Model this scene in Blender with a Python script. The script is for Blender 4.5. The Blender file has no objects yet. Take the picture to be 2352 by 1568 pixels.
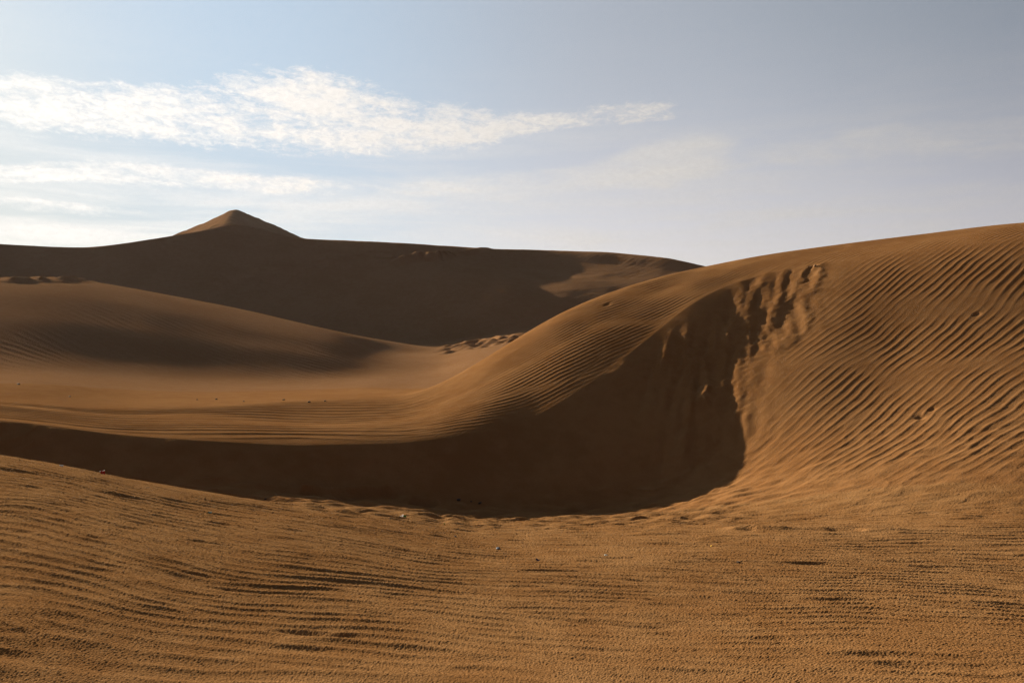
import bpy, math, random
import numpy as np
from mathutils import Vector

# ------------------------------------------------------------------ camera, sky, sun, exposure
sc = bpy.context.scene
COL = bpy.context.collection
F, CU, CV = 1811.0, 1176.0, 784.0          # focal length and principal point on a 2352 x 1568 frame
EYE = 1.6
SUN_AZ, SUN_EL = -44.0, 18.3               # degrees from the +Y view direction, + to the right

cam_data = bpy.data.cameras.new('camera')
cam = bpy.data.objects.new('camera', cam_data); COL.objects.link(cam)
cam_data.sensor_width = 36.0
cam_data.lens = 36.0 * F / 2352.0
cam.location = (0, 0, EYE); cam.rotation_euler = (math.radians(90), 0, 0)
cam_data.clip_start = 0.05; cam_data.clip_end = 20000
sc.camera = cam
sc.cycles.use_denoising = True; sc.cycles.denoising_input_passes = 'RGB_ALBEDO_NORMAL'; sc.cycles.denoising_prefilter = 'NONE'
sc.view_settings.view_transform = 'Standard'
sc.view_settings.look = 'None'
sc.view_settings.gamma = 1.0
sc.view_settings.use_curve_mapping = False
sc.view_settings.exposure = 2.05

A0, E0 = math.radians(SUN_AZ), math.radians(SUN_EL)
SUN = Vector((math.sin(A0) * math.cos(E0), math.cos(A0) * math.cos(E0), math.sin(E0)))
sd = bpy.data.lights.new('sun', 'SUN'); sd.energy = 4.1; sd.angle = math.radians(0.6); sd.color = (1.0, 0.86, 0.66)
so = bpy.data.objects.new('sun', sd); COL.objects.link(so)
so.rotation_euler = SUN.to_track_quat('Z', 'Y').to_euler(); so.location = (-30, 20, 20)


class NT:
    """small helper for node graphs"""
    def __init__(s, tree): s.t = tree; s.n = tree.nodes; s.l = tree.links
    def val(s, sock, v):
        if hasattr(v, 'is_output') or isinstance(v, bpy.types.NodeSocket): s.l.new(v, sock)
        else:
            if sock.type == "VECTOR" and not isinstance(v, (int, float)): v = tuple(v)[:3]
            sock.default_value = v
    def math(s, op, a, b=0.0, c=0.0, clamp=False):
        m = s.n.new('ShaderNodeMath'); m.operation = op; m.use_clamp = clamp
        s.val(m.inputs[0], a); s.val(m.inputs[1], b); s.val(m.inputs[2], c); return m.outputs[0]
    def add(s, a, b): return s.math('ADD', a, b)
    def sub(s, a, b): return s.math('SUBTRACT', a, b)
    def mul(s, a, b): return s.math('MULTIPLY', a, b)
    def gauss(s, x, mu, sg):
        d = s.math('DIVIDE', s.sub(x, mu), sg)
        return s.math('EXPONENT', s.mul(s.mul(d, d), -1.0))
    def smooth(s, x, a, b, lo=0.0, hi=1.0):
        m = s.n.new('ShaderNodeMapRange'); m.interpolation_type = 'SMOOTHSTEP'
        s.val(m.inputs['Value'], x); s.val(m.inputs['From Min'], a); s.val(m.inputs['From Max'], b)
        m.inputs['To Min'].default_value = lo; m.inputs['To Max'].default_value = hi; return m.outputs[0]
    def xyz(s, x, y, z):
        m = s.n.new('ShaderNodeCombineXYZ'); s.val(m.inputs[0], x); s.val(m.inputs[1], y); s.val(m.inputs[2], z); return m.outputs[0]
    def noise(s, vec, scale, detail=4, rough=0.5, dist=0.0, dim='3D'):
        m = s.n.new('ShaderNodeTexNoise'); m.noise_dimensions = dim; s.val(m.inputs['Vector'], vec)
        m.inputs['Scale'].default_value = scale; m.inputs['Detail'].default_value = detail
        m.inputs['Roughness'].default_value = rough; m.inputs['Distortion'].default_value = dist
        return m.outputs[0]
    def mix(s, f, a, b, mode='MIX'):
        m = s.n.new('ShaderNodeMix'); m.data_type = 'RGBA'; m.blend_type = mode
        s.val(m.inputs[0], f); s.val(m.inputs[6], a); s.val(m.inputs[7], b); return m.outputs[2]
    def scale(s, col, f):
        m = s.n.new('ShaderNodeVectorMath'); m.operation = 'SCALE'; s.val(m.inputs[0], col); s.val(m.inputs['Scale'], f); return m.outputs[0]
    def vadd(s, a, b):
        m = s.n.new('ShaderNodeVectorMath'); m.operation = 'ADD'; s.val(m.inputs[0], a); s.val(m.inputs[1], b); return m.outputs[0]


world = bpy.data.worlds.new('World'); sc.world = world; world.use_nodes = True
w = NT(world.node_tree); w.n.clear()
sky = w.n.new('ShaderNodeTexSky'); sky.sky_type = 'NISHITA'; sky.sun_disc = False
sky.sun_elevation = E0; sky.sun_rotation = A0; sky.altitude = 300; sky.air_density = 1.0
sky.dust_density = 1.0; sky.ozone_density = 1.2
tc = w.n.new('ShaderNodeTexCoord')
sep = w.n.new('ShaderNodeSeparateXYZ'); w.l.new(tc.outputs['Generated'], sep.inputs[0])
gx, gy, gz = sep.outputs
az = w.mul(w.math('ARCTAN2', gx, gy), 180 / math.pi)             # azimuth in degrees, + right of north
el = w.mul(w.math('ARCSINE', gz), 180 / math.pi)                 # elevation in degrees
dt = w.n.new('ShaderNodeVectorMath'); dt.operation = 'DOT_PRODUCT'
w.l.new(tc.outputs['Generated'], dt.inputs[0]); dt.inputs[1].default_value = SUN
ang = w.mul(w.math('ARCCOSINE', w.math('MINIMUM', dt.outputs['Value'], 1.0)), 180 / math.pi)   # angle from the sun
base = w.scale(sky.outputs[0], 0.05)
bw = w.n.new('ShaderNodeRGBToBW'); w.l.new(base, bw.inputs[0])
base = w.scale(base, w.math('DIVIDE', 1.0, w.add(1.0, w.mul(bw.outputs[0], 1.6))))    # soft clip set by hand: dims the sky most near the sun
# dusty air: pale veil low over the horizon, stronger towards the sun
K_ = 1 / 1.74
base = w.mix(w.gauss(ang, 0.0, 32.0), base, w.mix(1.0, base, (0.80, 0.95, 1.16, 1), 'MULTIPLY'))
base = w.mix(w.gauss(el, -2.0, 9.0), base, w.mix(1.0, base, (0.97, 1.0, 1.22, 1), 'MULTIPLY'))
wide = w.mul(w.gauss(ang, 38.0, 46.0), w.math('SUBTRACT', 1.0, w.mul(0.62, w.mul(w.gauss(ang, 12.0, 22.0), w.gauss(el, 3.0, 12.0)))))
veilc = w.mix(w.smooth(ang, 18, 50), (1.12, 1.42, 1.62, 1), (1.0, 0.93, 0.85, 1))
veil = w.scale(veilc, w.mul(wide, 0.27 * K_))
hor = w.scale((0.17, 0.10, 0.11), w.mul(w.mul(w.gauss(el, 4.0, 11.0), w.mul(w.smooth(ang, 15, 55), w.smooth(ang, 130, 85))), K_))
clear = w.vadd(w.vadd(base, veil), hor)

# thin clouds, laid out in azimuth and elevation on the sky itself
def along(points):
    """a value that follows the azimuth: points are (azimuth, value)"""
    lo, hi = -70.0, 50.0
    nd = w.n.new('ShaderNodeFloatCurve'); w.l.new(w.math('DIVIDE', w.sub(az, lo), hi - lo), nd.inputs['Value'])
    c = nd.mapping.curves[0]; nd.mapping.use_clip = False
    vs = [p[1] for p in points]; v0, v1 = min(vs), max(max(vs), min(vs) + 1e-3)
    pts = [((p[0] - lo) / (hi - lo), (p[1] - v0) / (v1 - v0)) for p in points]
    c.points[0].location = pts[0]; c.points[1].location = pts[-1]
    for p in pts[1:-1]: c.points.new(*p)
    for p in c.points: p.handle_type = 'AUTO_CLAMPED'
    nd.mapping.update()
    return w.math('MAXIMUM', w.math('MINIMUM', w.add(v0, w.mul(nd.outputs[0], v1 - v0)), v1), v0)
def cloud(centre, half, dens, tx, gain, a, b, gap=0.0):
    d = w.math('DIVIDE', w.sub(el, along(centre)), along(half))
    body = w.math('SUBTRACT', 1.0, w.mul(d, d))
    body = w.math('MINIMUM', w.math('MAXIMUM', body, -3.0), 0.75)
    return w.mul(w.smooth(w.add(w.add(body, w.mul(w.sub(along(dens), 1.0), 0.9)), w.mul(w.sub(tx, 0.5), gain)), a, b), w.smooth(w.add(body, 3.0), 0.1, 1.5))
sl = w.xyz(w.mul(az, 0.22), w.add(el, w.mul(az, 0.05)), 3.1)
nbig = w.noise(sl, 0.50, 5, 0.60, 0.6)
nfine = w.noise(w.xyz(w.mul(az, 0.35), w.add(el, w.mul(az, 0.03)), 0.0), 1.5, 9, 0.66, 0.5)
npuff = w.noise(w.xyz(w.mul(az, 0.50), el, 1.7), 4.2, 6, 0.60, 0.6)
tx = w.add(w.mul(nbig, 0.40), w.add(w.mul(nfine, 0.40), w.mul(npuff, 0.20)))
txs = w.add(w.mul(nbig, 0.75), w.mul(nfine, 0.25))
c1 = cloud([(-70,13.0),(-33,14.3),(-22,14.8),(-16,15.7),(-7,15.0),(1,15.4),(9.5,15.9),(20,16)], [(-70,1.4),(-33,2.0),(-24,2.1),(-16,3.1),(-7,2.3),(-2,1.6),(1,1.0),(9.5,0.9),(20,.5)],
           [(-70,1.0),(-12,.88),(1,.72),(8,.68),(11.5,0.2),(13,-.5),(30,-1)], tx, 4.8, 0.0, 1.05)
c2 = w.mul(cloud([(-70,9.5),(-33,10.1),(-25,10.9),(-13,10.7),(0,10.9)], [(-70,.6),(-33,.8),(-25,.9),(-13,.8),(0,.6)], [(-70,.9),(-20,.85),(-10,.4),(-3,-.2),(30,-.5)], tx, 3.0, 0.15, 1.1), 0.8)
c3 = w.mul(cloud([(-70,8),(-33,8.4),(-20,7.6)], [(-70,.5),(-33,.6),(-20,.5)], [(-70,.8),(-32,.8),(-26,.25),(-15,-.3),(0,-.5)], tx, 3.0, 0.2, 1.1), 0.7)
c4 = w.mul(cloud([(-20,10.6),(1,11.5),(11,12.4),(20,12.9),(34,12.6)], [(-20,1.0),(1,1.0),(8,1.5),(12,2.0),(17,1.5),(34,1.6)], [(-20,.2),(-5,.6),(6,.8),(13,1.0),(17,.55),(34,.55)], txs, 2.8, -0.1, 1.1), 0.72)
wisp = w.mul(w.smooth(w.noise(w.xyz(w.mul(az, 0.10), w.mul(el, 0.8), 7.0), 0.55, 6, 0.6, 0.3), 0.36, 0.70), w.mul(w.gauss(el, 7.5, 6.5), 0.75))
cov = w.math('MINIMUM', w.add(w.add(w.math('MAXIMUM', c1, w.math('MAXIMUM', c2, c3)), c4), wisp), 1.0)
cbri = w.add(0.30, w.mul(w.gauss(ang, 10.0, 36.0), 0.32))
ccol = w.scale((1.0, 0.965, 0.94, 1), w.mul(cbri, w.add(0.85, w.mul(npuff, 0.3))))
final = w.scale(w.mix(1.0, w.mix(cov, clear, ccol), (1.0, 0.985, 0.95, 1), 'MULTIPLY'), w.mul(0.43, w.mul(w.smooth(ang, 75, 125, 1.0, 0.35), w.smooth(w.add(ang, el), 70, 115, 1.0, 0.8))))
bgn = w.n.new('ShaderNodeBackground'); w.l.new(final, bgn.inputs['Color']); bgn.inputs['Strength'].default_value = 1.0
wo = w.n.new('ShaderNodeOutputWorld'); w.l.new(bgn.outputs[0], wo.inputs['Surface'])

# ------------------------------------------------------------------ terrain profile keys
# every key is a line of the land followed from left to right: (u, v, distance) where it is seen from
# the path; its height follows from the distance.
def pchip_slopes(x, y):
    h = np.diff(x); m = np.diff(y, axis=0) / (h if y.ndim == 1 else h[:, None])
    d = np.zeros_like(y)
    a, b = m[:-1], m[1:]
    same = a * b > 0
    with np.errstate(divide='ignore', invalid='ignore'):
        hm = 2 * a * b / (a + b)
    d[1:-1] = np.where(same, hm, 0)
    d[0] = m[0] * 0; d[-1] = m[-1] * 0
    return d
def pchip(x, y, xq):
    x = np.asarray(x, float); y = np.asarray(y, float); d = pchip_slopes(x, y)
    xq = np.clip(xq, x[0], x[-1]); i = np.clip(np.searchsorted(x, xq) - 1, 0, len(x) - 2)
    h = x[i + 1] - x[i]; t = (xq - x[i]) / h
    return ((2*t**3 - 3*t**2 + 1) * y[i] + (t**3 - 2*t**2 + t) * h * d[i] + (-2*t**3 + 3*t**2) * y[i+1] + (t**3 - t**2) * h * d[i+1])
def sstep(x, a, b):
    t = np.clip((x - a) / (b - a), 0, 1); return t * t * (3 - 2 * t)

K1 = [(0,1640,3.3),(600,1640,3.4),(1176,1640,3.45),(2352,1640,3.6)]
K2 = [(0,1400,4.4),(600,1400,4.9),(1176,1400,5.3),(2352,1400,5.6)]
K3 = [(0,1250,5.8),(600,1250,6.7),(1176,1300,7.1),(2352,1310,7.2)]
K4 = [(0,1130,7.5),(300,1160,7.8),(600,1190,8.2),(1176,1232,9.4),(2352,1240,8.4)]
K5 = [(-500,1005,9.2),(0,1045,9.6),(140,1068,9.6),(300,1100,9.6),(500,1133,9.9),(640,1156,10.2),(900,1180,10.9),(1176,1198,11.8),(1700,1190,10.9),(2352,1185,9.9)]
K6 = [(0,1100,10.6),(300,1142,11.0),(500,1150,11.3),(640,1150,11.5),(900,1168,12.0),(1176,1187,12.8),(1400,1184,12.7),(1700,1156,12.2),(2352,1112,11.0)]
K7 = [(0,1081,11.2),(300,1121,11.6),(500,1122,12.0),(700,1132,12.5),(900,1152,12.9),(1000,1162,13.1),(1200,1177,13.5),(1300,1178,13.6),(1400,1172,13.8),(1500,1157,13.9),(1600,1137,13.9),(1700,1112,13.7),(1800,1090,13.4),(1900,1070,13.1),(2100,1048,12.6),(2352,1025,12.2)]
K9 = [(-500,940,11.2),(0,965,12.4),(300,1000,12.9),(500,1013,13.2),(700,1022,13.7),(900,1018,14.3),(1000,1008,14.8),(1200,968,16.0),(1300,915,16.7),(1400,848,17.6),(1500,768,18.8),(1600,690,20.0),(1700,645,20.8),(1800,620,20.8),(1900,606,20.5),(2100,578,19.8),(2352,548,18.9),(2900,500,17.4)]
K11 = [(-500,900,14.0),(0,920,15.8),(300,935,16.8),(500,930,17.5),(700,918,19.0),(850,912,19.6),(930,907,20.0),(1000,885,20.3),(1100,831,20.7),(1200,769,21.2),(1300,713,21.6),(1400,672,22.2),(1500,640,22.8),(1620,612,23.6),(1760,585,23.7),(1900,565,23.2),(2100,540,22.2),(2352,511,20.9),(2900,470,19.2)]
K12 = [(0,880,18.5),(300,895,20.5),(500,900,22.0),(700,895,24.0),(850,890,25.0),(930,893,25.0),(1000,890,25.0),(1100,883,25.5),(1200,868,26.0),(1300,846,26.5),(1400,818,27.0),(1620,765,28.0),(1900,734,29.0),(2352,706,28.0)]
K13 = [(0,850,21.5),(300,865,24.0),(500,872,26.0),(700,871,28.0),(930,862,30.0),(1000,855,31.0),(1100,826,31.0),(1200,810,31.0),(1620,780,33.0),(2352,760,33.0)]
K14 = [(0,720,28.5),(300,748,31.0),(500,778,33.5),(700,808,35.0),(850,825,36.0),(1000,826,36.0),(1100,808,35.0),(1200,795,35.0),(1620,765,35.5),(2352,745,35.5)]
K15 = [(0,665,33.5),(300,692,35.8),(500,730,38.0),(700,770,39.0),(850,799,39.5),(930,810,39.3),(1000,811,39.0),(1100,796,38.0),(1200,782,37.5),(1620,758,37.0),(2352,740,37.0)]
K16 = [(-500,640,38.0),(0,641,40.0),(150,640,40.5),(250,653,41.0),(400,680,41.5),(500,699,42.0),(600,720,42.0),(700,744,42.0),(800,766,42.0),(900,784,42.0),(1000,797,42.0),(1100,785,41.0),(1200,770,40.0),(1400,758,39.0),(1620,750,39.0),(2352,735,39.0)]
K17 = [(0,705,46.0),(300,721,46.0),(500,749,47.0),(700,776,47.0),(900,797,46.2),(1000,791,46.4),(1100,772,46.5),(1200,757,46.8),(1400,737,47.6),(1620,722,48.5),(2352,700,50.0)]
K18 = [(0,640,55.0),(300,655,55.0),(540,700,56.0),(700,705,54.0),(850,722,52.0),(1000,742,49.5),(1100,742,48.0),(1200,730,47.2),(1400,706,46.5),(1620,690,46.5),(2352,680,47.0)]
K19 = [(0,605,59.0),(300,610,60.0),(540,600,63.0),(700,620,60.0),(850,630,57.5),(1000,645,54.6),(1100,662,52.8),(1170,672,52),(1250,694,51.0),(1400,694,50.0),(1620,680,52.0),(2352,670,53.0)]
K20 = [(0,575,62.0),(300,570,66.0),(540,540,69.0),(700,565,67.0),(850,585,64.0),(950,592,63.5),(1100,600,62.5),(1250,604,62.5),(1400,608,62.5),(1620,628,62.0),(2352,640,62.0)]
K21 = [(-500,545,66.0),(0,560,66.0),(170,567,67.0),(360,548,71.0),(450,533,73.0),(500,522,74.0),(540,514,74.5),(590,524,74.0),(640,538,74.0),(700,546,74.0),(820,553,73.5),(950,560,73.0),(1150,571,72.0),(1350,576,71.0),(1500,588,70.0),(1560,597,70.0),(1620,611,69.0),(1760,640,69.0),(2352,660,69.0)]

def curve(K, a):
    K = np.array(K, float)
    ka = np.arctan((K[:, 0] - CU) / F); r = K[:, 2] / np.cos(ka)
    wv = (CV - K[:, 1]) / F * np.cos(ka)          # height over horizontal range
    return pchip(ka, r, a), pchip(ka, wv, a)

def along_smooth(a, sg):
    n = int(3 * sg); k = np.exp(-0.5 * (np.arange(-n, n + 1) / sg) ** 2); k /= k.sum()
    return np.convolve(np.pad(a, n, mode='edge'), k, mode='valid')
D2R = math.pi / 180
Q = 1.0
a_in = np.linspace(-43 * D2R, 43 * D2R, int(1500 * Q))
a_l = -np.concatenate([np.linspace(180, 60, 50)[:-1], np.linspace(60, 43, 90)[:-1]]) * D2R
a_r = np.concatenate([np.linspace(43, 60, 90)[1:], np.linspace(60, 180, 50)[1:]]) * D2R
AZ = np.concatenate([a_l, a_in, a_r]); NC = len(AZ)
AC = np.clip(AZ, -60 * D2R, 60 * D2R)
U = CU + F * np.tan(AC)                            # landmark coordinate along the panorama

cur = {i: curve(K, AC) for i, K in dict([(1,K1),(2,K2),(3,K3),(4,K4),(5,K5),(6,K6),(7,K7),(9,K9),(11,K11),(12,K12),(13,K13),(14,K14),(15,K15),(16,K16),(17,K17),(18,K18),(19,K19),(20,K20),(21,K21)]).items()}
Rk, Zk = [], []
def addk(r, z): Rk.append(np.asarray(r) * np.ones(NC)); Zk.append(np.asarray(z) * np.ones(NC)); return len(Rk) - 1
i00 = addk(0.3, -1.58); i0 = addk(1.6, -1.585)
idx = {}
for i in (1, 2, 3, 4, 5, 6, 7):
    r, wv = cur[i]; idx[i] = addk(r, r * wv)
r7, z7 = Rk[idx[7]], Zk[idx[7]]; r9 = cur[9][0]; z9 = r9 * cur[9][1]
fr = 0.45
idx[8] = addk(r7 + (r9 - r7) * fr, z7 + (z9 - z7) * fr - 0.05 - 0.30 * sstep(U, 1740, 2100))
idx[9] = addk(r9, z9)
r11 = cur[11][0]; z11 = r11 * cur[11][1]
idx[10] = addk(r9 + (r11 - r9) * 0.5, z9 + (z11 - z9) * 0.5 + 0.16 * sstep(U, 900, 1250) * (1 - 0.6 * sstep(U, 1600, 2000)))
idx[11] = addk(r11, z11)
for i in range(12, 18):
    r, wv = cur[i]
    if i in (14, 15, 16):                                      # even slope up the face of the middle dune
        mm = np.interp(U, [0, 350, 700, 950], {14: [.25, .25, .25, .17], 15: [.24, .25, .25, .14], 16: [.15, .16, .14, .08]}[i])
        rs = (mm * Rk[-1] - Zk[-1]) / (mm - wv); k_ = 1 - sstep(U, 780, 960)
        r = r * (1 - k_) + np.clip(rs, Rk[-1] + 1, Rk[-1] + 16) * k_
    idx[i] = addk(r, r * wv)
for i, mm in ((18, [.30, .35, .44, .54, .57, .57, .57]), (19, [.55, .55, .56, .58, .60, .60, .60]), (20, [.55, .55, .56, .42, .33, .31, .37]), (21, [.53, .53, .53, .50, .42, .48, .60])):
    wv = cur[i][1]; mm = np.interp(U, [0, 540, 850, 980, 1120, 1280, 1500], mm)
    mm = along_smooth(mm, 30)
    r = np.clip((mm * Rk[-1] - Zk[-1]) / (mm - wv), Rk[-1] + 1, Rk[-1] + 18); idx[i] = addk(r, r * wv)
r21, z21 = Rk[idx[21]], Zk[idx[21]]
idx[22] = addk(r21 + 14, z21 - 3.2)
idx[23] = addk(160, -1.0); idx[24] = addk(500, -5.0); idx[25] = addk(1000, -5.5); idx[26] = addk(1800, -6.0)
Rk = np.array(Rk); Zk = np.array(Zk)
for k in range(2, len(Rk)):
    sg = 7 if k == idx[21] else 13
    wv_ = along_smooth(Zk[k] / Rk[k], sg); Rk[k] = along_smooth(Rk[k], 22); Zk[k] = wv_ * Rk[k]
for k in range(1, len(Rk)): Rk[k] = np.maximum(Rk[k], Rk[k - 1] + 0.15)
NK = len(Rk)

# slopes along each bearing
h = np.diff(Rk, axis=0); m = np.diff(Zk, axis=0) / h
dL = np.zeros_like(Zk); dR = np.zeros_like(Zk)
for k in range(1, NK - 1):
    a_, b_ = m[k - 1], m[k]
    w1, w2 = 2 * h[k] + h[k - 1], h[k] + 2 * h[k - 1]
    with np.errstate(divide='ignore', invalid='ignore'):
        hm = np.where(a_ * b_ > 0, (w1 + w2) / (w1 / a_ + w2 / b_), 0.0)
    par = (a_ * h[k] + b_ * h[k - 1]) / (h[k] + h[k - 1])
    s_ = np.where(a_ * b_ > 0, 0.5 * hm + 0.5 * np.clip(par, -3 * np.abs(hm), 3 * np.abs(hm)), 0.0)
    s_ = along_smooth(s_, 10)
    dL[k] = s_; dR[k] = s_
dL[0] = dR[0] = 0
def eye(k, wt):
    s_ = Zk[k] / Rk[k]; dL[k] = dL[k] * (1 - wt) + s_ * wt; dR[k] = dR[k] * (1 - wt) + s_ * wt
def crease(k, wt, ml=1.0, mr=1.0):
    dL[k] = dL[k] * (1 - wt) + m[k - 1] * wt * ml; dR[k] = dR[k] * (1 - wt) + m[k] * wt * mr
eye(idx[5], 1 - sstep(U, 650, 980))
eye(idx[11], sstep(U, 900, 960))
eye(idx[16], 1 - sstep(U, 930, 1060))
eye(idx[21], np.ones(NC))
crease(idx[9], 0.28 + 0.22 * sstep(U, 900, 1300) - 0.38 * sstep(U, 1780, 1950))
crease(idx[7], 0.35 * (1 - sstep(U, 1400, 1700)))

rows = {i00: 24, i0: 70, idx[1]: 210, idx[2]: 190, idx[3]: 150, idx[4]: 130, idx[5]: 50, idx[6]: 70, idx[7]: 170, idx[8]: 180, idx[9]: 110,
        idx[10]: 110, idx[11]: 14, idx[12]: 30, idx[13]: 60, idx[14]: 50, idx[15]: 44, idx[16]: 8, idx[17]: 18, idx[18]: 50, idx[19]: 50, idx[20]: 50,
        idx[21]: 8, idx[22]: 8, idx[23]: 6, idx[24]: 4, idx[25]: 3}
R_, Z_, T_ = [], [], []; start = {}
for k in range(NK - 1):
    n = max(3, int(rows[k] * Q)); start[k] = sum(len(q) for q in R_)
    t = (np.arange(n) / n)[:, None]
    H = Rk[k + 1] - Rk[k]
    R_.append(Rk[k] + t * H)
    Z_.append((2*t**3 - 3*t**2 + 1) * Zk[k] + (t**3 - 2*t**2 + t) * H * dR[k] + (-2*t**3 + 3*t**2) * Zk[k+1] + (t**3 - t**2) * H * dL[k+1])
    T_.append(np.repeat(k + t, NC, axis=1))
start[NK - 1] = sum(len(q) for q in R_)
R_.append(Rk[-1:]); Z_.append(Zk[-1:]); T_.append(np.full((1, NC), NK - 1.0))
R = np.concatenate(R_); Z = np.concatenate(Z_); T = np.concatenate(T_); NR = len(R)
# behind the path the land flattens into a low plain
bk = sstep(np.abs(AZ) / D2R, 58, 120)[None, :]
Z = Z * (1 - bk) + (-1.6 - 2.5 * sstep(R, 20, 300)) * bk
X = R * np.sin(AZ)[None, :]; Y = R * np.cos(AZ)[None, :]
print('grid', NR, NC)

# ------------------------------------------------------------------ relief: ripples, dents, marks
rng = np.random.default_rng(7)
def spectral(N, filt, seed, cplx=False):
    g = np.random.default_rng(seed)
    n = g.normal(size=(N, N)) + (1j * g.normal(size=(N, N)))
    fy = np.fft.fftfreq(N)[:, None] * N; fx = np.fft.fftfreq(N)[None, :] * N
    f = np.fft.ifft2(np.fft.fft2(n) * filt(fx, fy))
    f = f / np.sqrt((np.abs(f) ** 2).mean())
    return f if cplx else f.real * 1.414
def sample(img, p, q):
    """periodic bilinear lookup, p and q in tiles"""
    N = img.shape[0]
    x = (p % 1.0) * N; y = (q % 1.0) * N
    x0 = np.floor(x).astype(np.int32); y0 = np.floor(y).astype(np.int32); fx = x - x0; fy = y - y0
    x0 %= N; y0 %= N; x1 = (x0 + 1) % N; y1 = (y0 + 1) % N
    return (img[y0, x0] * (1 - fx) + img[y0, x1] * fx) * (1 - fy) + (img[y1, x0] * (1 - fx) + img[y1, x1] * fx) * fy
NW = 64                                           # ripples per tile
def ripfilt(sx, sy): return lambda fx, fy: np.exp(-((fy - NW) / (NW * sy)) ** 2 - (fx / (NW * sx)) ** 2)
rip_long = spectral(1024, ripfilt(0.055, 0.09), 11, True)
rip_mid = spectral(1024, ripfilt(0.13, 0.20), 12, True)
rip_short = spectral(1024, ripfilt(0.20, 0.42), 13, True)
cloudy = spectral(512, lambda fx, fy: 1 / (1 + (fx**2 + fy**2) / 9) ** 1.1 * ((fx**2 + fy**2) > 0), 14)
rough = spectral(1024, lambda fx, fy: np.exp(-((np.hypot(fx, fy) - 60) / 45) ** 2), 15)
def ripple(img, x, y, deg, lam, warp=0.0, wscale=9.0, sharp=0.35):
    c, s = math.cos(deg * D2R), math.sin(deg * D2R)
    p = (x * c + y * s); q = (-x * s + y * c)
    if warp: q = q + warp * sample(cloudy, x / wscale, y / wscale)
    z = sample(img, p / (lam * NW), q / (lam * NW))
    ph = np.angle(z); am = np.clip(np.abs(z) * 1.6, 0, 1)
    return am * (np.cos(ph + sharp * np.sin(ph)) + 0.18 * np.cos(2 * ph))

ks = slice(0, start[idx[17]])
x, y, t = X[ks], Y[ks], T[ks]
u2 = np.repeat(U[None, :], x.shape[0], axis=0)
vimg = CV - F * (Z[ks] / R[ks]) / np.cos(AC)[None, :]       # where each point of the land is seen, used to follow landmarks
near = R[ks]
n1 = sample(cloudy, x / 7.0, y / 7.0); n2 = sample(cloudy, x / 3.1 + .3, y / 3.1); n3 = sample(cloudy, x / 31 + .7, y / 31 + .2)
dz = np.zeros_like(x)
# foreground: low, patchy ripples across the view
m_f = 1 - sstep(t, idx[4] + 0.4, idx[6] + 0.3)
m_left = 1 - sstep(u2, 300, 1300)
af = m_f * (0.0042 + 0.0008 * m_left) * np.clip(0.9 + 0.3 * n1, 0.3, 1.5)
dz += af * ripple(rip_mid, x, y, -9.0, 0.155, 0.16, 30.0)
dz += m_f * 0.0048 * np.clip(0.6 + 0.4 * n2, 0, 1.4) * ripple(rip_short, x, y, -4.0, 0.42, 0.12, 30.0)
# lens shaped dents
p_, q_ = x * 0.99 - y * 0.1, x * 0.1 + y * 0.99
dent = sample(rough, p_ / 62.0, q_ / 17.0); dent = np.clip(dent - 1.15, 0, 3) 
dz -= m_f * 0.008 * dent * sstep(near, 2.0, 3.5)
# valley floor: irregular trampled, wind-smoothed hummocks
m_v = sstep(t, idx[4] - 0.2, idx[5] + 0.2) * (1 - sstep(t, idx[7] - 0.1, idx[8] - 0.2))
m_v *= sstep(t, idx[5] + 0.1, idx[5] + 0.6) * (1 - sstep(u2, 450, 800)) + sstep(u2, 450, 800)
hum = sample(rough, x / 42.0 + .37, y / 21.0 + .11)
dz += m_v * (1 - 0.75 * sstep(u2, 1450, 1900)) * (0.016 * hum + 0.010 * ripple(rip_short, x, y, 14.0, 0.42, 0.2))
# main dune
main = (t > idx[7] - 1.2) & (t < idx[12])
edge = np.interp(vimg, [600, 640, 800, 950, 1060, 1130, 1175], [1905, 1890, 1745, 1700, 1665, 1600, 1480])
right = sstep(u2 - edge, -10, 130)
face = right * sstep(t, idx[5] + 0.6, idx[7] + 0.35) * (1 - sstep(t, idx[8] + 0.75, idx[9] + 0.15))
grow = 0.45 + 0.55 * sstep(u2, 1700, 2100)
dz += face * grow * 0.0050 * np.clip(0.95 + 0.15 * n1, .6, 1.3) * ripple(rip_long, x, y, 29.0, 0.165, 0.10, 40.0)
bandm = sstep(t, idx[9] - 0.02, idx[9] + 0.25) * (1 - sstep(t, idx[11] - 0.35, idx[11]) * 0.75) * (t < idx[11] + 0.6)
lw = 1 - sstep(u2, 650, 1150)
dz += bandm * lw * 0.0095 * ripple(rip_long, x, y, 22.0, 0.33, 0.18, 40.0)
dz += bandm * (1 - lw) * (0.0052 + 0.0 * sstep(u2, 600, 1100)) * (1 - 0.35 * sstep(u2, 1500, 1800)) * ripple(rip_long, x, y, 28.0, 0.132, 0.10, 40.0)
slip = sstep(t, idx[7], idx[7] + 0.3) * (1 - sstep(t, idx[9] - 0.25, idx[9])) * (1 - right)
dz += slip * (0.009 * ripple(rip_short, x, y, 58.0, 0.75, 0.3) * (1 - sstep(u2, 900, 1200)) + 0.004 * n2)
grains = spectral(1024, lambda fx, fy: np.exp(-((np.hypot(fx, fy) - 300) / 130) ** 2), 21)
clump = sample(grains, x / 4.7, y / 4.7) + 0.6 * sample(grains, x / 8.9 + .2, y / 8.9)
dz += (1 - sstep(near, 9, 20)) * 0.0014 * clump * np.clip(near / 5.0, .5, 1.6)
gz = lambda a, c, w_: np.exp(-((a - c) / w_) ** 2)
dz += 0.07 * gz(u2, 1780, 130) * gz(t, idx[7] + 0.35, 0.40) - 0.12 * gz(u2, 1775, 125) * gz(t, idx[8] + 0.42, 0.40)
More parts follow.
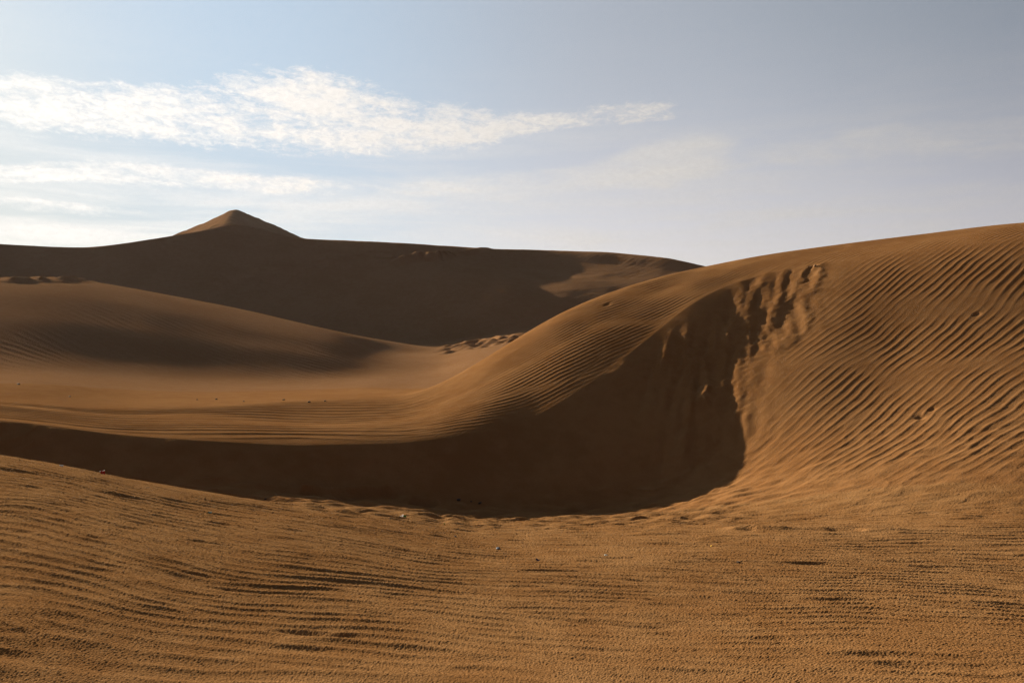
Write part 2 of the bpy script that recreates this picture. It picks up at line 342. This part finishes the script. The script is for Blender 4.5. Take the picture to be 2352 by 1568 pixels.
# churned sand that slid down the face: streaks running downhill
pa, pb = x * 0.94 - y * 0.34, x * 0.34 + y * 0.94
churn = sample(rough, pa / 26.0, pb / 120.0) + 0.9 * sample(rough, pa / 52.0 + .4, pb / 150.0) + 0.22 * sample(rough, x / 15.0, y / 15.0)
dz += slip * 0.020 * churn * np.exp(-((u2 - 1600) / 130) ** 2) * sstep(t, idx[7] + 0.1, idx[7] + 0.5) * (1 - sstep(t, idx[9] - 0.5, idx[9] - 0.15))
dz += (t > idx[8]) * (t < idx[9]) * 0.009 * churn * np.exp(-((u2 - 1765) / 95) ** 2) * sstep(t, idx[8] + 0.05, idx[8] + 0.4) * (1 - sstep(t, idx[9] - 0.15, idx[9] - 0.03))
# middle dune: fine ripples
m_m = sstep(t, idx[12], idx[13]) * (1 - sstep(t, idx[16] - 0.2, idx[16]))
dz += m_m * 0.0085 * np.clip(0.8 + 0.3 * n3, 0.2, 1.4) * ripple(rip_mid, x, y, -18.0, 0.36, 0.25, 60.0)
flat = sstep(t, idx[14] + .5, idx[15]) * (1 - sstep(t, idx[17] - 0.6, idx[17])) * sstep(u2, 980, 1080)
dz += flat * 0.07 * sample(rough, x / 75.0, y / 60.0)
Z[ks] += dz * (1 - sstep(np.abs(AZ) / D2R, 42, 50))[None, :]
# far ridge: broad undulation and scattered hummocks
kf = slice(start[idx[17]], start[idx[22]])
xf, yf, tf = X[kf], Y[kf], T[kf]; uf = np.repeat(U[None, :], xf.shape[0], axis=0)
mf = sstep(tf, idx[17], idx[18]) * (1 - sstep(tf, idx[21] - 0.2, idx[21] + .3))
Z[kf] += mf * (0.05 * sample(cloudy, xf / 55, yf / 40) + 0.003 * ripple(rip_mid, xf, yf, 30, 0.5, .3, 100.0))

def locate(u, v, k0, k1):
    """point of the land seen at landmark (u, v) between two keys"""
    j = int(np.argmin(np.abs(U - u))); a, b = start[k0], start[k1]
    vv = CV - F * (Z[a:b, j] / R[a:b, j]) / math.cos(AC[j]); i = a + int(np.argmin(np.abs(vv - v)))
    return X[i, j], Y[i, j], Z[i, j]
def stroke(pts, k0, k1, wid, hgt, jag=0.0, inner=None):
    P = [locate(u, v, k0, k1)[:2] for u, v in pts]
    Q_ = []
    for (ax, ay), (bx, by) in zip(P[:-1], P[1:]):
        n = max(2, int(math.hypot(bx - ax, by - ay) / (wid * 0.5)))
        for i in range(n): Q_.append((ax + (bx - ax) * i / n, ay + (by - ay) * i / n))
    Q_.append(P[-1]); Q_ = np.array(Q_)
    a, b = start[k0], start[k1]
    sub = (slice(max(0, a - 20), min(NR, b + 20)),)
    xs, ys = X[sub], Y[sub]
    pad = wid * 3
    msk = (xs > Q_[:, 0].min() - pad) & (xs < Q_[:, 0].max() + pad) & (ys > Q_[:, 1].min() - pad) & (ys < Q_[:, 1].max() + pad)
    if not msk.any(): return
    px, py = xs[msk], ys[msk]
    if jag:
        px = px + jag * sample(rough, px / 22.0, py / 22.0); py = py + jag * sample(rough, px / 22.0 + .5, py / 22.0)
    d = np.full(px.shape, 1e9)
    for qx, qy in Q_: d = np.minimum(d, (px - qx) ** 2 + (py - qy) ** 2)
    zz = Z[sub]; zz[msk] += hgt * np.exp(-d / wid ** 2); Z[sub] = zz
i7, i9, i5, i11 = idx[7], idx[9], idx[5], idx[11]
# slumped tongues and finger marks below the brink of the main dune
SL = [([(1760,622),(1740,665),(1725,720),(1712,770)], .16, .10), ([(1800,618),(1790,650),(1795,700)], .12, .07), ([(1850,612),(1840,640),(1815,690)], .11, .09),
      ([(1885,606),(1880,640),(1865,672)], .12, .12), ([(1700,640),(1700,680),(1690,740),(1665,800),(1668,840)], .16, .07),
      ([(1745,700),(1738,745),(1752,790),(1785,812),(1800,780)], .13, .09), ([(1770,690),(1770,740),(1775,790)], .30, .10),
      ([(1835,700),(1862,720),(1850,760),(1815,790)], .12, .07), ([(1735,640),(1722,665)], .10, -.08), ([(1818,618),(1805,660)], .09, -.08), ([(1865,612),(1855,650)], .09, -.09),
      ([(1780,640),(1775,690)], .09, -.06),
      ([(1410,862),(1440,840),(1475,836)], .16, .10), ([(1400,880),(1440,875),(1475,870)], .12, .05), ([(1510,862),(1540,856)], .12, .05), ([(1425,905),(1450,893)], .12, .03),
      ([(1605,790),(1590,840),(1575,900),(1570,950)], .14, .07), ([(1600,850),(1625,845),(1650,852)], .11, .05), ([(1580,930),(1610,925),(1640,935)], .12, .05),
      ([(1640,880),(1625,960),(1620,1030)], .13, .05), ([(1560,1010),(1600,1000),(1640,1015)], .12, .05), ([(1570,1060),(1600,1050)], .12, .04), ([(1665,960),(1655,1020),(1640,1070)], .13, .06),
      ([(1545,960),(1560,1000),(1550,1040)], .12, .04), ([(1500,900),(1490,960),(1500,1020)], .16, .05),
      ([(1620,890),(1600,960)], .13, .06), ([(1570,1090),(1620,1085)], .14, .05), ([(1530,900),(1560,890),(1600,905)], .13, .05)]
for pts, wd, hg in SL:
    deep = pts[0][0] < 1690 or pts[0][1] > 760
    stroke(pts, i7, i9, wd, hg * (0.42 if pts[0][1] > 870 else 0.26 if deep else 0.20), jag=0.02)
# pits and holes
for u, v, wd, hg in [(2113,958,.055,-.042),(2138,940,.045,-.032),(2240,722,.045,-.038)]: stroke([(u,v),(u+4,v-2)], i7, i9, wd, hg)
stroke([(1392,700),(1398,698)], i9, i11, .06, -.03)
for pts, wd, hg in [([(1088,1181),(1118,1183)], .13, -.12), ([(1160,1186),(1195,1188)], .11, -.10), ([(1120,1176),(1160,1181)], .11, .04),
                    ([(700,1130),(790,1133),(885,1128)], .10, .14), ([(860,1140),(910,1137)], .10, -.06), ([(790,1148),(850,1150)], .09, -.07), ([(940,1150),(1000,1153)], .12, .10), ([(960,1160),(990,1161)], .10, -.08),
                    ([(560,1118),(640,1120),(690,1124)], .09, .08), ([(640,1130),(700,1134)], .07, -.05), ([(880,1155),(910,1156)],.07,-.05),
                    ([(700,1142),(760,1146)], .07, -.05),([(1010,1158),(1060,1164)], .08, .05),
                    ([(1690,1217),(1730,1214)], .10, .05), ([(1700,1223),(1725,1223)], .09, -.05), ([(1690,1252),(1740,1249),(1790,1254)], .12, .07), ([(1705,1260),(1740,1260)], .10, -.06),
                    ([(1925,1279),(1960,1281)], .10, -.06), ([(1480,1235),(1560,1232)], .12, .03), ([(1830,1215),(1880,1212)], .12, .03), ([(2000,1232),(2060,1230)], .12, .03)]:
    stroke(pts, idx[4], idx[8], wd, hg * 0.7)
# jagged little lip on the top of the middle dune and hummocks on the far ridge
g = random.Random(5)
for i in range(9):
    u = 8 + i * 23 + g.uniform(-4, 4); stroke([(u, 640 + 2 * math.sin(i)), (u + 20, 643)], idx[15], idx[16] + 1, .25, g.uniform(.05, .11))
    stroke([(u + 10, 647), (u + 34, 650)], idx[15], idx[16] + 1, .25, -g.uniform(.05, .10))
for i in range(70):
    f_ = g.random(); u = 480 + 620 * f_; v = 640 - 75 * f_ + g.uniform(-14, 16)
    if v < 566 + 10: continue
    s_ = g.choice((1, 1, -1)); stroke([(u, v), (u + g.uniform(14, 40), v + g.uniform(-4, 3))], idx[18], idx[21], .25 + .2 * g.random(), s_ * g.uniform(.03, .10))
for i in range(26):
    u = g.uniform(905, 1120); v = 600 - (u - 905) * 0.12 + g.uniform(-6, 4); stroke([(u, v), (u + g.uniform(8, 25), v - 2)], idx[19], idx[21], .28, g.uniform(.08, .22))

# ------------------------------------------------------------------ materials
def sand_material(name, c_lo, c_hi, grain=1.0, gscale=1.0):
    mt = bpy.data.materials.new(name); mt.use_nodes = True; n = NT(mt.node_tree); n.n.clear()
    tcn = n.n.new('ShaderNodeTexCoord'); o = tcn.outputs['Object']
    big = n.noise(o, 0.35, 4, 0.55); med = n.noise(o, 3.0, 5, 0.6); fine = n.noise(o, 70.0 / gscale, 3, 0.6); gr = n.noise(o, 210.0 / gscale, 2, 0.6)
    f = n.smooth(n.add(n.mul(big, 0.5), n.mul(med, 0.5)), 0.38, 0.62)
    c = n.mix(f, c_lo, c_hi)
    c = n.mix(n.smooth(fine, 0.30, 0.52, 0.42 * grain, 0.0), c, (c_lo[0] * 0.45, c_lo[1] * 0.42, c_lo[2] * 0.45, 1))
    c = n.mix(n.smooth(gr, 0.52, 0.70, 0.0, 0.38 * grain), c, (min(1, c_hi[0] * 1.5), c_hi[1] * 1.5, c_hi[2] * 1.35, 1))
    b = n.n.new('ShaderNodeBump'); b.inputs['Strength'].default_value = 1.0; b.inputs['Distance'].default_value = 0.0085 * grain * gscale
    n.l.new(n.add(n.mul(fine, 1.0), n.mul(gr, 0.35)), b.inputs['Height'])
    p = n.n.new('ShaderNodeBsdfPrincipled'); n.l.new(c, p.inputs['Base Color']); p.inputs['Roughness'].default_value = 0.95
    p.inputs['Specular IOR Level'].default_value = 0.0; p.inputs['Diffuse Roughness'].default_value = 0.25
    n.l.new(b.outputs[0], p.inputs['Normal'])
    out = n.n.new('ShaderNodeOutputMaterial'); n.l.new(p.outputs[0], out.inputs['Surface']); return mt
sand_near = sand_material('coarse_sand', (0.170, 0.083, 0.031, 1), (0.214, 0.114, 0.047, 1), 1.0, 1.0)
sand_dune = sand_material('dune_sand', (0.172, 0.081, 0.030, 1), (0.204, 0.103, 0.041, 1), 0.55, 1.3)
sand_far = sand_material('far_sand', (0.180, 0.094, 0.043, 1), (0.197, 0.107, 0.053, 1), 0.5, 4.0)  # greyer than the nearer sand: some distance haze is put into the colour

# ------------------------------------------------------------------ meshes
Pn = np.stack([X, Y, Z + EYE], axis=-1)
dr = np.gradient(Pn, axis=0); dc = np.gradient(Pn, axis=1)
dc[:, 0] = Pn[:, 1] - Pn[:, -2]; dc[:, -1] = dc[:, 0]
N_ = np.cross(dc, dr); N_ /= np.maximum(np.linalg.norm(N_, axis=-1, keepdims=True), 1e-12)
def patch(name, k0, k1, mat, label=None):
    a, b = start[k0], start[k1] + 1
    nr = b - a; V = Pn[a:b].reshape(-1, 3)
    i = np.arange(nr - 1)[:, None] * NC + np.arange(NC - 1)[None, :]
    q = np.stack([i, i + 1, i + NC + 1, i + NC], axis=-1).reshape(-1, 4)
    me = bpy.data.meshes.new(name); nf = len(q)
    me.vertices.add(len(V)); me.vertices.foreach_set('co', V.astype(np.float32).ravel())
    me.loops.add(nf * 4); me.loops.foreach_set('vertex_index', q.astype(np.int32).ravel())
    me.polygons.add(nf); me.polygons.foreach_set('loop_start', (np.arange(nf) * 4).astype(np.int32))
    me.update(calc_edges=True); me.polygons.foreach_set('use_smooth', np.ones(nf, bool))
    me.normals_split_custom_set_from_vertices(N_[a:b].reshape(-1, 3).astype(np.float32))
    me.materials.append(mat)
    o = bpy.data.objects.new(name, me); COL.objects.link(o); o['kind'] = 'structure'
    if label: o['label'] = label
    return o
patch('foreground_sand', i00, idx[6], sand_near, 'coarse rippled brown sand across the bottom of the photo')
patch('main_dune', idx[6], idx[12], sand_dune, 'large rippled dune with a shaded slip face rising to the right')
patch('middle_dune', idx[12], idx[17], sand_far, 'smooth low dune at the left behind the ridge of the large dune')
patch('far_dune_ridge', idx[17], idx[22], sand_far, 'long dark shaded ridge along the skyline')
patch('desert_plain', idx[22], idx[26], sand_far, 'flat desert beyond the dunes')

# the pointed dune standing behind the far ridge
def peak():
    nx, ny = 350, 330
    xs = np.linspace(-78, -8, nx); ys = np.linspace(62, 135, ny); XX, YY = np.meshgrid(xs, ys)
    d0 = 101.0; x0 = (540 - CU) / F * d0; zp = (CV - 484) / F * d0
    dy = YY - d0; dx = XX - x0 * YY / d0 - 0.12 * np.minimum(dy, 0)
    wob = 0.10 * sample(cloudy, XX / 30, YY / 30)
    lf = -0.53 * dx - 0.34 * dy; rf = 0.50 * dx - 0.30 * dy; bk_ = 0.65 * dy + 0 * dx
    kk = 13.0
    rr = np.hypot(dx, dy)
    drop = np.log(np.exp(kk * np.minimum(lf, 40) / 4) + np.exp(kk * np.minimum(rf, 40) / 4) + np.exp(kk * np.minimum(bk_, 40) / 4)) / kk * 4 - math.log(3) / kk * 4
    drop = np.where(drop > 3.2, 3.2 + (drop - 3.2) * 0.75, drop)
    ZZ = zp + 0.08 - drop + wob * np.clip(rr / 10, 0, 1) + 0.03 * sample(rough, XX / 90, YY / 90)
    ZZ = np.maximum(ZZ, -2.0)
    V = np.stack([XX, YY, ZZ + EYE], -1).reshape(-1, 3)
    i = np.arange(ny - 1)[:, None] * nx + np.arange(nx - 1)[None, :]
    q = np.stack([i, i + 1, i + nx + 1, i + nx], axis=-1).reshape(-1, 4); nf = len(q)
    me = bpy.data.meshes.new('dune_peak'); me.vertices.add(len(V)); me.vertices.foreach_set('co', V.astype(np.float32).ravel())
    me.loops.add(nf * 4); me.loops.foreach_set('vertex_index', q.astype(np.int32).ravel())
    me.polygons.add(nf); me.polygons.foreach_set('loop_start', (np.arange(nf) * 4).astype(np.int32))
    me.update(calc_edges=True); me.polygons.foreach_set('use_smooth', np.ones(nf, bool)); me.materials.append(sand_far)
    o = bpy.data.objects.new('dune_peak', me); COL.objects.link(o); o['kind'] = 'structure'; o['label'] = 'pointed dune top with one lit side above the far ridge'
peak()

# ------------------------------------------------------------------ small things lying on the sand
import bmesh
def plain(name, col, rough_=0.8):
    mt = bpy.data.materials.new(name); mt.use_nodes = True; n = NT(mt.node_tree)
    p = n.n['Principled BSDF']; tcn = n.n.new('ShaderNodeTexCoord')
    nz = n.noise(tcn.outputs['Object'], 60.0, 4, 0.6)
    n.l.new(n.mix(n.smooth(nz, 0.35, 0.65), tuple(c * 0.75 for c in col) + (1,), tuple(min(1, c * 1.15) for c in col) + (1,)), p.inputs['Base Color'])
    p.inputs['Roughness'].default_value = rough_; p.inputs['Specular IOR Level'].default_value = 0.15; return mt
M = {'dark': plain('dark_stone', (0.030, 0.024, 0.020)), 'white': plain('white_plastic', (0.72, 0.70, 0.64), 0.5), 'red': plain('red_plastic', (0.42, 0.030, 0.020), 0.45),
     'green': plain('green_plastic', (0.035, 0.19, 0.030), 0.5), 'slate': plain('slate_blue', (0.045, 0.060, 0.085), 0.6), 'navy': plain('navy_plastic', (0.020, 0.022, 0.075), 0.5),
     'shell': plain('pale_shell', (0.50, 0.55, 0.50), 0.6), 'yellow': plain('yellow_pebble', (0.62, 0.36, 0.04), 0.6), 'clod': plain('sand_clod', (0.24, 0.14, 0.06), 0.9),
     'leaf': plain('yellow_green_leaf', (0.17, 0.22, 0.03), 0.7), 'teal': plain('teal_plastic', (0.12, 0.26, 0.24), 0.5), 'twig': plain('bleached_twig', (0.42, 0.36, 0.28), 0.9)}
def link(name, bm, mat, parent=None, smooth=True):
    me = bpy.data.meshes.new(name); bm.to_mesh(me); bm.free(); me.materials.append(mat)
    if smooth: me.polygons.foreach_set('use_smooth', np.ones(len(me.polygons), bool))
    o = bpy.data.objects.new(name, me); COL.objects.link(o); o.parent = parent; return o
def tag(o, label, cat, group=None):
    o['label'] = label; o['category'] = cat
    if group: o['group'] = group
def spot(u, v, k0, k1):
    px, py, pz = locate(u, v, k0, k1); return Vector((px, py, pz + EYE))
def stone(label, u, v, k0, k1, size, mat, seed, group=None, name='stone', cat='stone', flat=0.65):
    r_ = random.Random(seed); bm = bmesh.new(); bmesh.ops.create_icosphere(bm, subdivisions=3, radius=size / 2)
    ax = [Vector((r_.gauss(0, 1), r_.gauss(0, 1), r_.gauss(0, 1))).normalized() for _ in range(7)]; cut = [r_.uniform(.62, .92) * size / 2 for _ in ax]
    for vv in bm.verts:
        for a_, c_ in zip(ax, cut):
            dd = vv.co.dot(a_) - c_
            if dd > 0: vv.co -= a_ * dd * 0.85
        vv.co.x *= 1.25; vv.co.z *= flat
    o = link(name, bm, mat); o.location = spot(u, v, k0, k1) + Vector((0, 0, size * 0.16)); o.rotation_euler = (r_.uniform(-.3, .3), r_.uniform(-.3, .3), r_.uniform(0, 6))
    tag(o, label, cat, group); return o
def sheet(w_, h_, bend, crumple, seed, thick=0.0012, n=10, taper=0.0):
    """a small crumpled piece of film or card with real thickness"""
    r_ = random.Random(seed); bm = bmesh.new(); top = []; bot = []
    ph = [r_.uniform(0, 6) for _ in range(4)]
    for j in range(n + 1):
        for i in range(n + 1):
            a_, b_ = i / n - .5, j / n - .5
            wx = w_ * (1 - taper * (b_ + .5))
            z_ = bend * (a_ * a_) * 4 + crumple * (math.sin(9 * a_ + ph[0]) * math.sin(7 * b_ + ph[1]) + .5 * math.sin(15 * b_ + 5 * a_ + ph[2]))
            top.append(bm.verts.new((a_ * wx + .1 * crumple * math.sin(8 * b_ + ph[3]), b_ * h_, z_ + thick))); bot.append(bm.verts.new((top[-1].co.x, top[-1].co.y, z_)))
    N1 = n + 1
    for j in range(n):
        for i in range(n):
            q = (j * N1 + i, j * N1 + i + 1, (j + 1) * N1 + i + 1, (j + 1) * N1 + i)
            bm.faces.new([top[k] for k in q]); bm.faces.new([bot[k] for k in reversed(q)])
    ring = [i for i in range(N1)] + [j * N1 + n for j in range(1, N1)] + [n * N1 + i for i in range(n - 1, -1, -1)] + [j * N1 for j in range(n - 1, 0, -1)]
    for a_, b_ in zip(ring, ring[1:] + ring[:1]): bm.faces.new((top[b_], top[a_], bot[a_], bot[b_]))
    return bm
def rod(pts, r0, r1, bm=None, n=6):
    bm = bm or bmesh.new(); prev = None
    for k, p in enumerate(pts):
        p = Vector(p); r_ = r0 + (r1 - r0) * k / (len(pts) - 1)
        d = (Vector(pts[min(k + 1, len(pts) - 1)]) - Vector(pts[max(k - 1, 0)])).normalized()
        a_ = d.orthogonal().normalized(); b_ = d.cross(a_)
        ring = [bm.verts.new(p + (a_ * math.cos(2 * math.pi * i / n) + b_ * math.sin(2 * math.pi * i / n)) * r_) for i in range(n)]
        if prev:
            for i in range(n): bm.faces.new((prev[i], prev[(i + 1) % n], ring[(i + 1) % n], ring[i]))
        else: bm.faces.new(list(reversed(ring)))
        prev = ring
    bm.faces.new(prev); return bm
I = idx
def empty(name, loc, label, cat, rz=0.0):
    o = bpy.data.objects.new(name, None); COL.objects.link(o); o.location = loc; o.rotation_euler = (0, 0, rz); o.empty_display_size = 0.05
    tag(o, label, cat); return o
# red and white wrapper standing on the crest of the foreground sand
e = empty('food_wrapper', spot(236, 1089, I[4], I[5] + 1), 'crumpled red wrapper with a pale top edge on the foreground sand crest', 'wrapper', 0.2)
o = link('wrapper_body', sheet(.056, .062, .008, .004, 3, taper=.3), M['red'], e); o.rotation_euler = (math.radians(68), 0, .1); o.location = (0.006, 0, .016)
o = link('wrapper_flap', sheet(.058, .010, .006, .002, 4), M['white'], e); o.rotation_euler = (math.radians(20), -.25, .05); o.location = (-.002, .006, .037)
# green and white packet lying where the foreground meets the valley floor
e = empty('plastic_packet', spot(927, 1190, I[4], I[6]), 'green plastic packet with a white flap on the sand near the footprints', 'packet', -0.1)
o = link('packet_body', sheet(.050, .052, .012, .005, 8, taper=.2), M['green'], e); o.rotation_euler = (math.radians(50), .3, .2); o.location = (.010, 0, .016)
o = link('packet_flap', sheet(.052, .030, .008, .003, 9), M['white'], e); o.rotation_euler = (math.radians(40), -.55, 0); o.location = (-.020, .004, .030)
for name, label, u, v, k0, k1, w_, h_, mt, rot, sd_ in [
    ('plastic_scrap', 'small white plastic scrap on the foreground crest at the far left', 141, 1071, I[4], I[5] + 1, .040, .022, 'white', (.9, .15, .2), 21),
    ('paper_scrap', 'tiny white paper scrap left of the green packet', 818, 1174, I[4], I[6], .024, .022, 'white', (1.0, .6, 0), 22),
    ('plastic_scrap', 'dull teal plastic scrap half buried in the foreground ripples', 482, 1179, I[3], I[5], .034, .022, 'teal', (.5, .2, .3), 23),
    ('plastic_scrap', 'navy blue plastic scrap beyond the slate coloured stone', 1235, 1288, I[2], I[5], .036, .018, 'navy', (.6, .4, -.4), 24)]:
    o = link(name, sheet(w_, h_, .006, .003, sd_), M[mt]); o.location = spot(u, v, k0, k1) + Vector((0, 0, .009)); o.rotation_euler = rot
    tag(o, label, 'scrap')
# curled bleached twigs
for label, u, v, sc_ in [('curled pale twig on the left foreground slope below the red wrapper', 338, 1121, 1.0)]:
    o = link('twig', rod([(-.03, 0, .010), (-.018, .003, .004), (0, 0, .010), (.014, -.004, .014), (.030, 0, .006)], .0032, .0018), M['twig'])
    o.location = spot(u, v, I[4], I[5]); tag(o, label, 'twig')
# a sprout of yellow-green leaves
e = empty('sprout', spot(1020, 1207, I[3], I[6]), 'tiny yellow green sprout growing on the sand below the footprints', 'plant')
link('stem', rod([(0, 0, -.01), (.002, 0, .015), (.004, 0, .036)], .0016, .001), M['leaf'], e)
for k in range(4):
    o = link('leaf', sheet(.008, .030, .003, .0006, 40 + k, taper=.8), M['leaf'], e); o.location = (.003, 0, .012 + .006 * k); o.rotation_euler = (math.radians(42), 0, k * 1.7)
stone('slate blue grey stone beside a dark ripple in the middle foreground', 1145, 1260, I[2], I[5], .046, M['slate'], 51)
stone('pale greenish shell lying right of the navy scrap', 1391, 1276, I[2], I[5], .030, M['shell'], 52, name='shell', cat='shell', flat=.45)
stone('bright yellow pebble left of the small sand mound', 1635, 1254, I[2], I[6], .022, M['yellow'], 53, name='pebble', cat='pebble')
stone('single dark stone on open sand right of the yellow pebble', 1696, 1292, I[2], I[6], .034, M['dark'], 54)
stone('dark stone on the ripples above the slate coloured stone', 1047, 1232, I[2], I[5], .030, M['dark'], 55)
stone('dark stone on the lit valley floor at the left', 610, 1146, I[5], I[7], .036, M['dark'], 56)
G = 'dark stones at the foot of the shaded dune face'
stone('largest dark stone in the shade above the footprints', 1054, 1149, I[6], I[8], .070, M['dark'], 57, G)
stone('smallest dark stone in the shade above the footprints', 1083, 1152, I[6], I[8], .034, M['dark'], 58, G)
stone('dark stone in the shade, nearest to the footprints', 1103, 1156, I[6], I[8], .055, M['dark'], 59, G)
G = 'dark stones along the low saddle of the ridge'
for k, (u, v, sz, lb) in enumerate([(453, 919, .040, 'leftmost dark stone on the low saddle of the ridge'), (497, 917, .055, 'dark stone on the saddle, second from the left of its row'),
        (560, 922, .045, 'dark stone in the middle of the row on the saddle, lying alone'), (651, 919, .055, 'dark stone on the saddle, third from the right of its row'),
        (711, 924, .070, 'largest dark stone in the row on the saddle'), (747, 921, .050, 'rightmost dark stone on the low saddle of the ridge')]):
    stone(lb, u, v, I[10], I[12], sz, M['dark'], 70 + k, G)
stone('dark stone at the foot of the middle dune beside the left edge', 42, 882, I[11], I[13], .065, M['dark'], 80)
stone('small dark stone on the lit sand below the middle dune at left', 161, 910, I[10], I[13], .045, M['dark'], 81)
stone('round pale sand clod at the top of the slumped finger marks', 1873, 612, I[8], I[10], .085, M['clod'], 82, name='sand_clod', cat='clod', flat=.9)

# ------------------------------------------------------------------ dusty air
bm = bmesh.new(); bmesh.ops.create_cube(bm, size=1.0)
for vv in bm.verts: vv.co = Vector((vv.co.x * 3700, vv.co.y * 3700, 8.0 + vv.co.z * 36.0))
hz = bpy.data.materials.new('dusty_air'); hz.use_nodes = True; hn = NT(hz.node_tree); hn.n.clear()
pv = hn.n.new('ShaderNodeVolumePrincipled'); pv.inputs['Color'].default_value = (0.86, 0.88, 0.92, 1); pv.inputs['Density'].default_value = 0.00012
pv.inputs['Anisotropy'].default_value = 0.3
ho = hn.n.new('ShaderNodeOutputMaterial'); hn.l.new(pv.outputs[0], ho.inputs['Volume'])
h_ = link('haze', bm, hz, smooth=False); h_['kind'] = 'stuff'; h_['label'] = 'thin dusty air over the dunes'
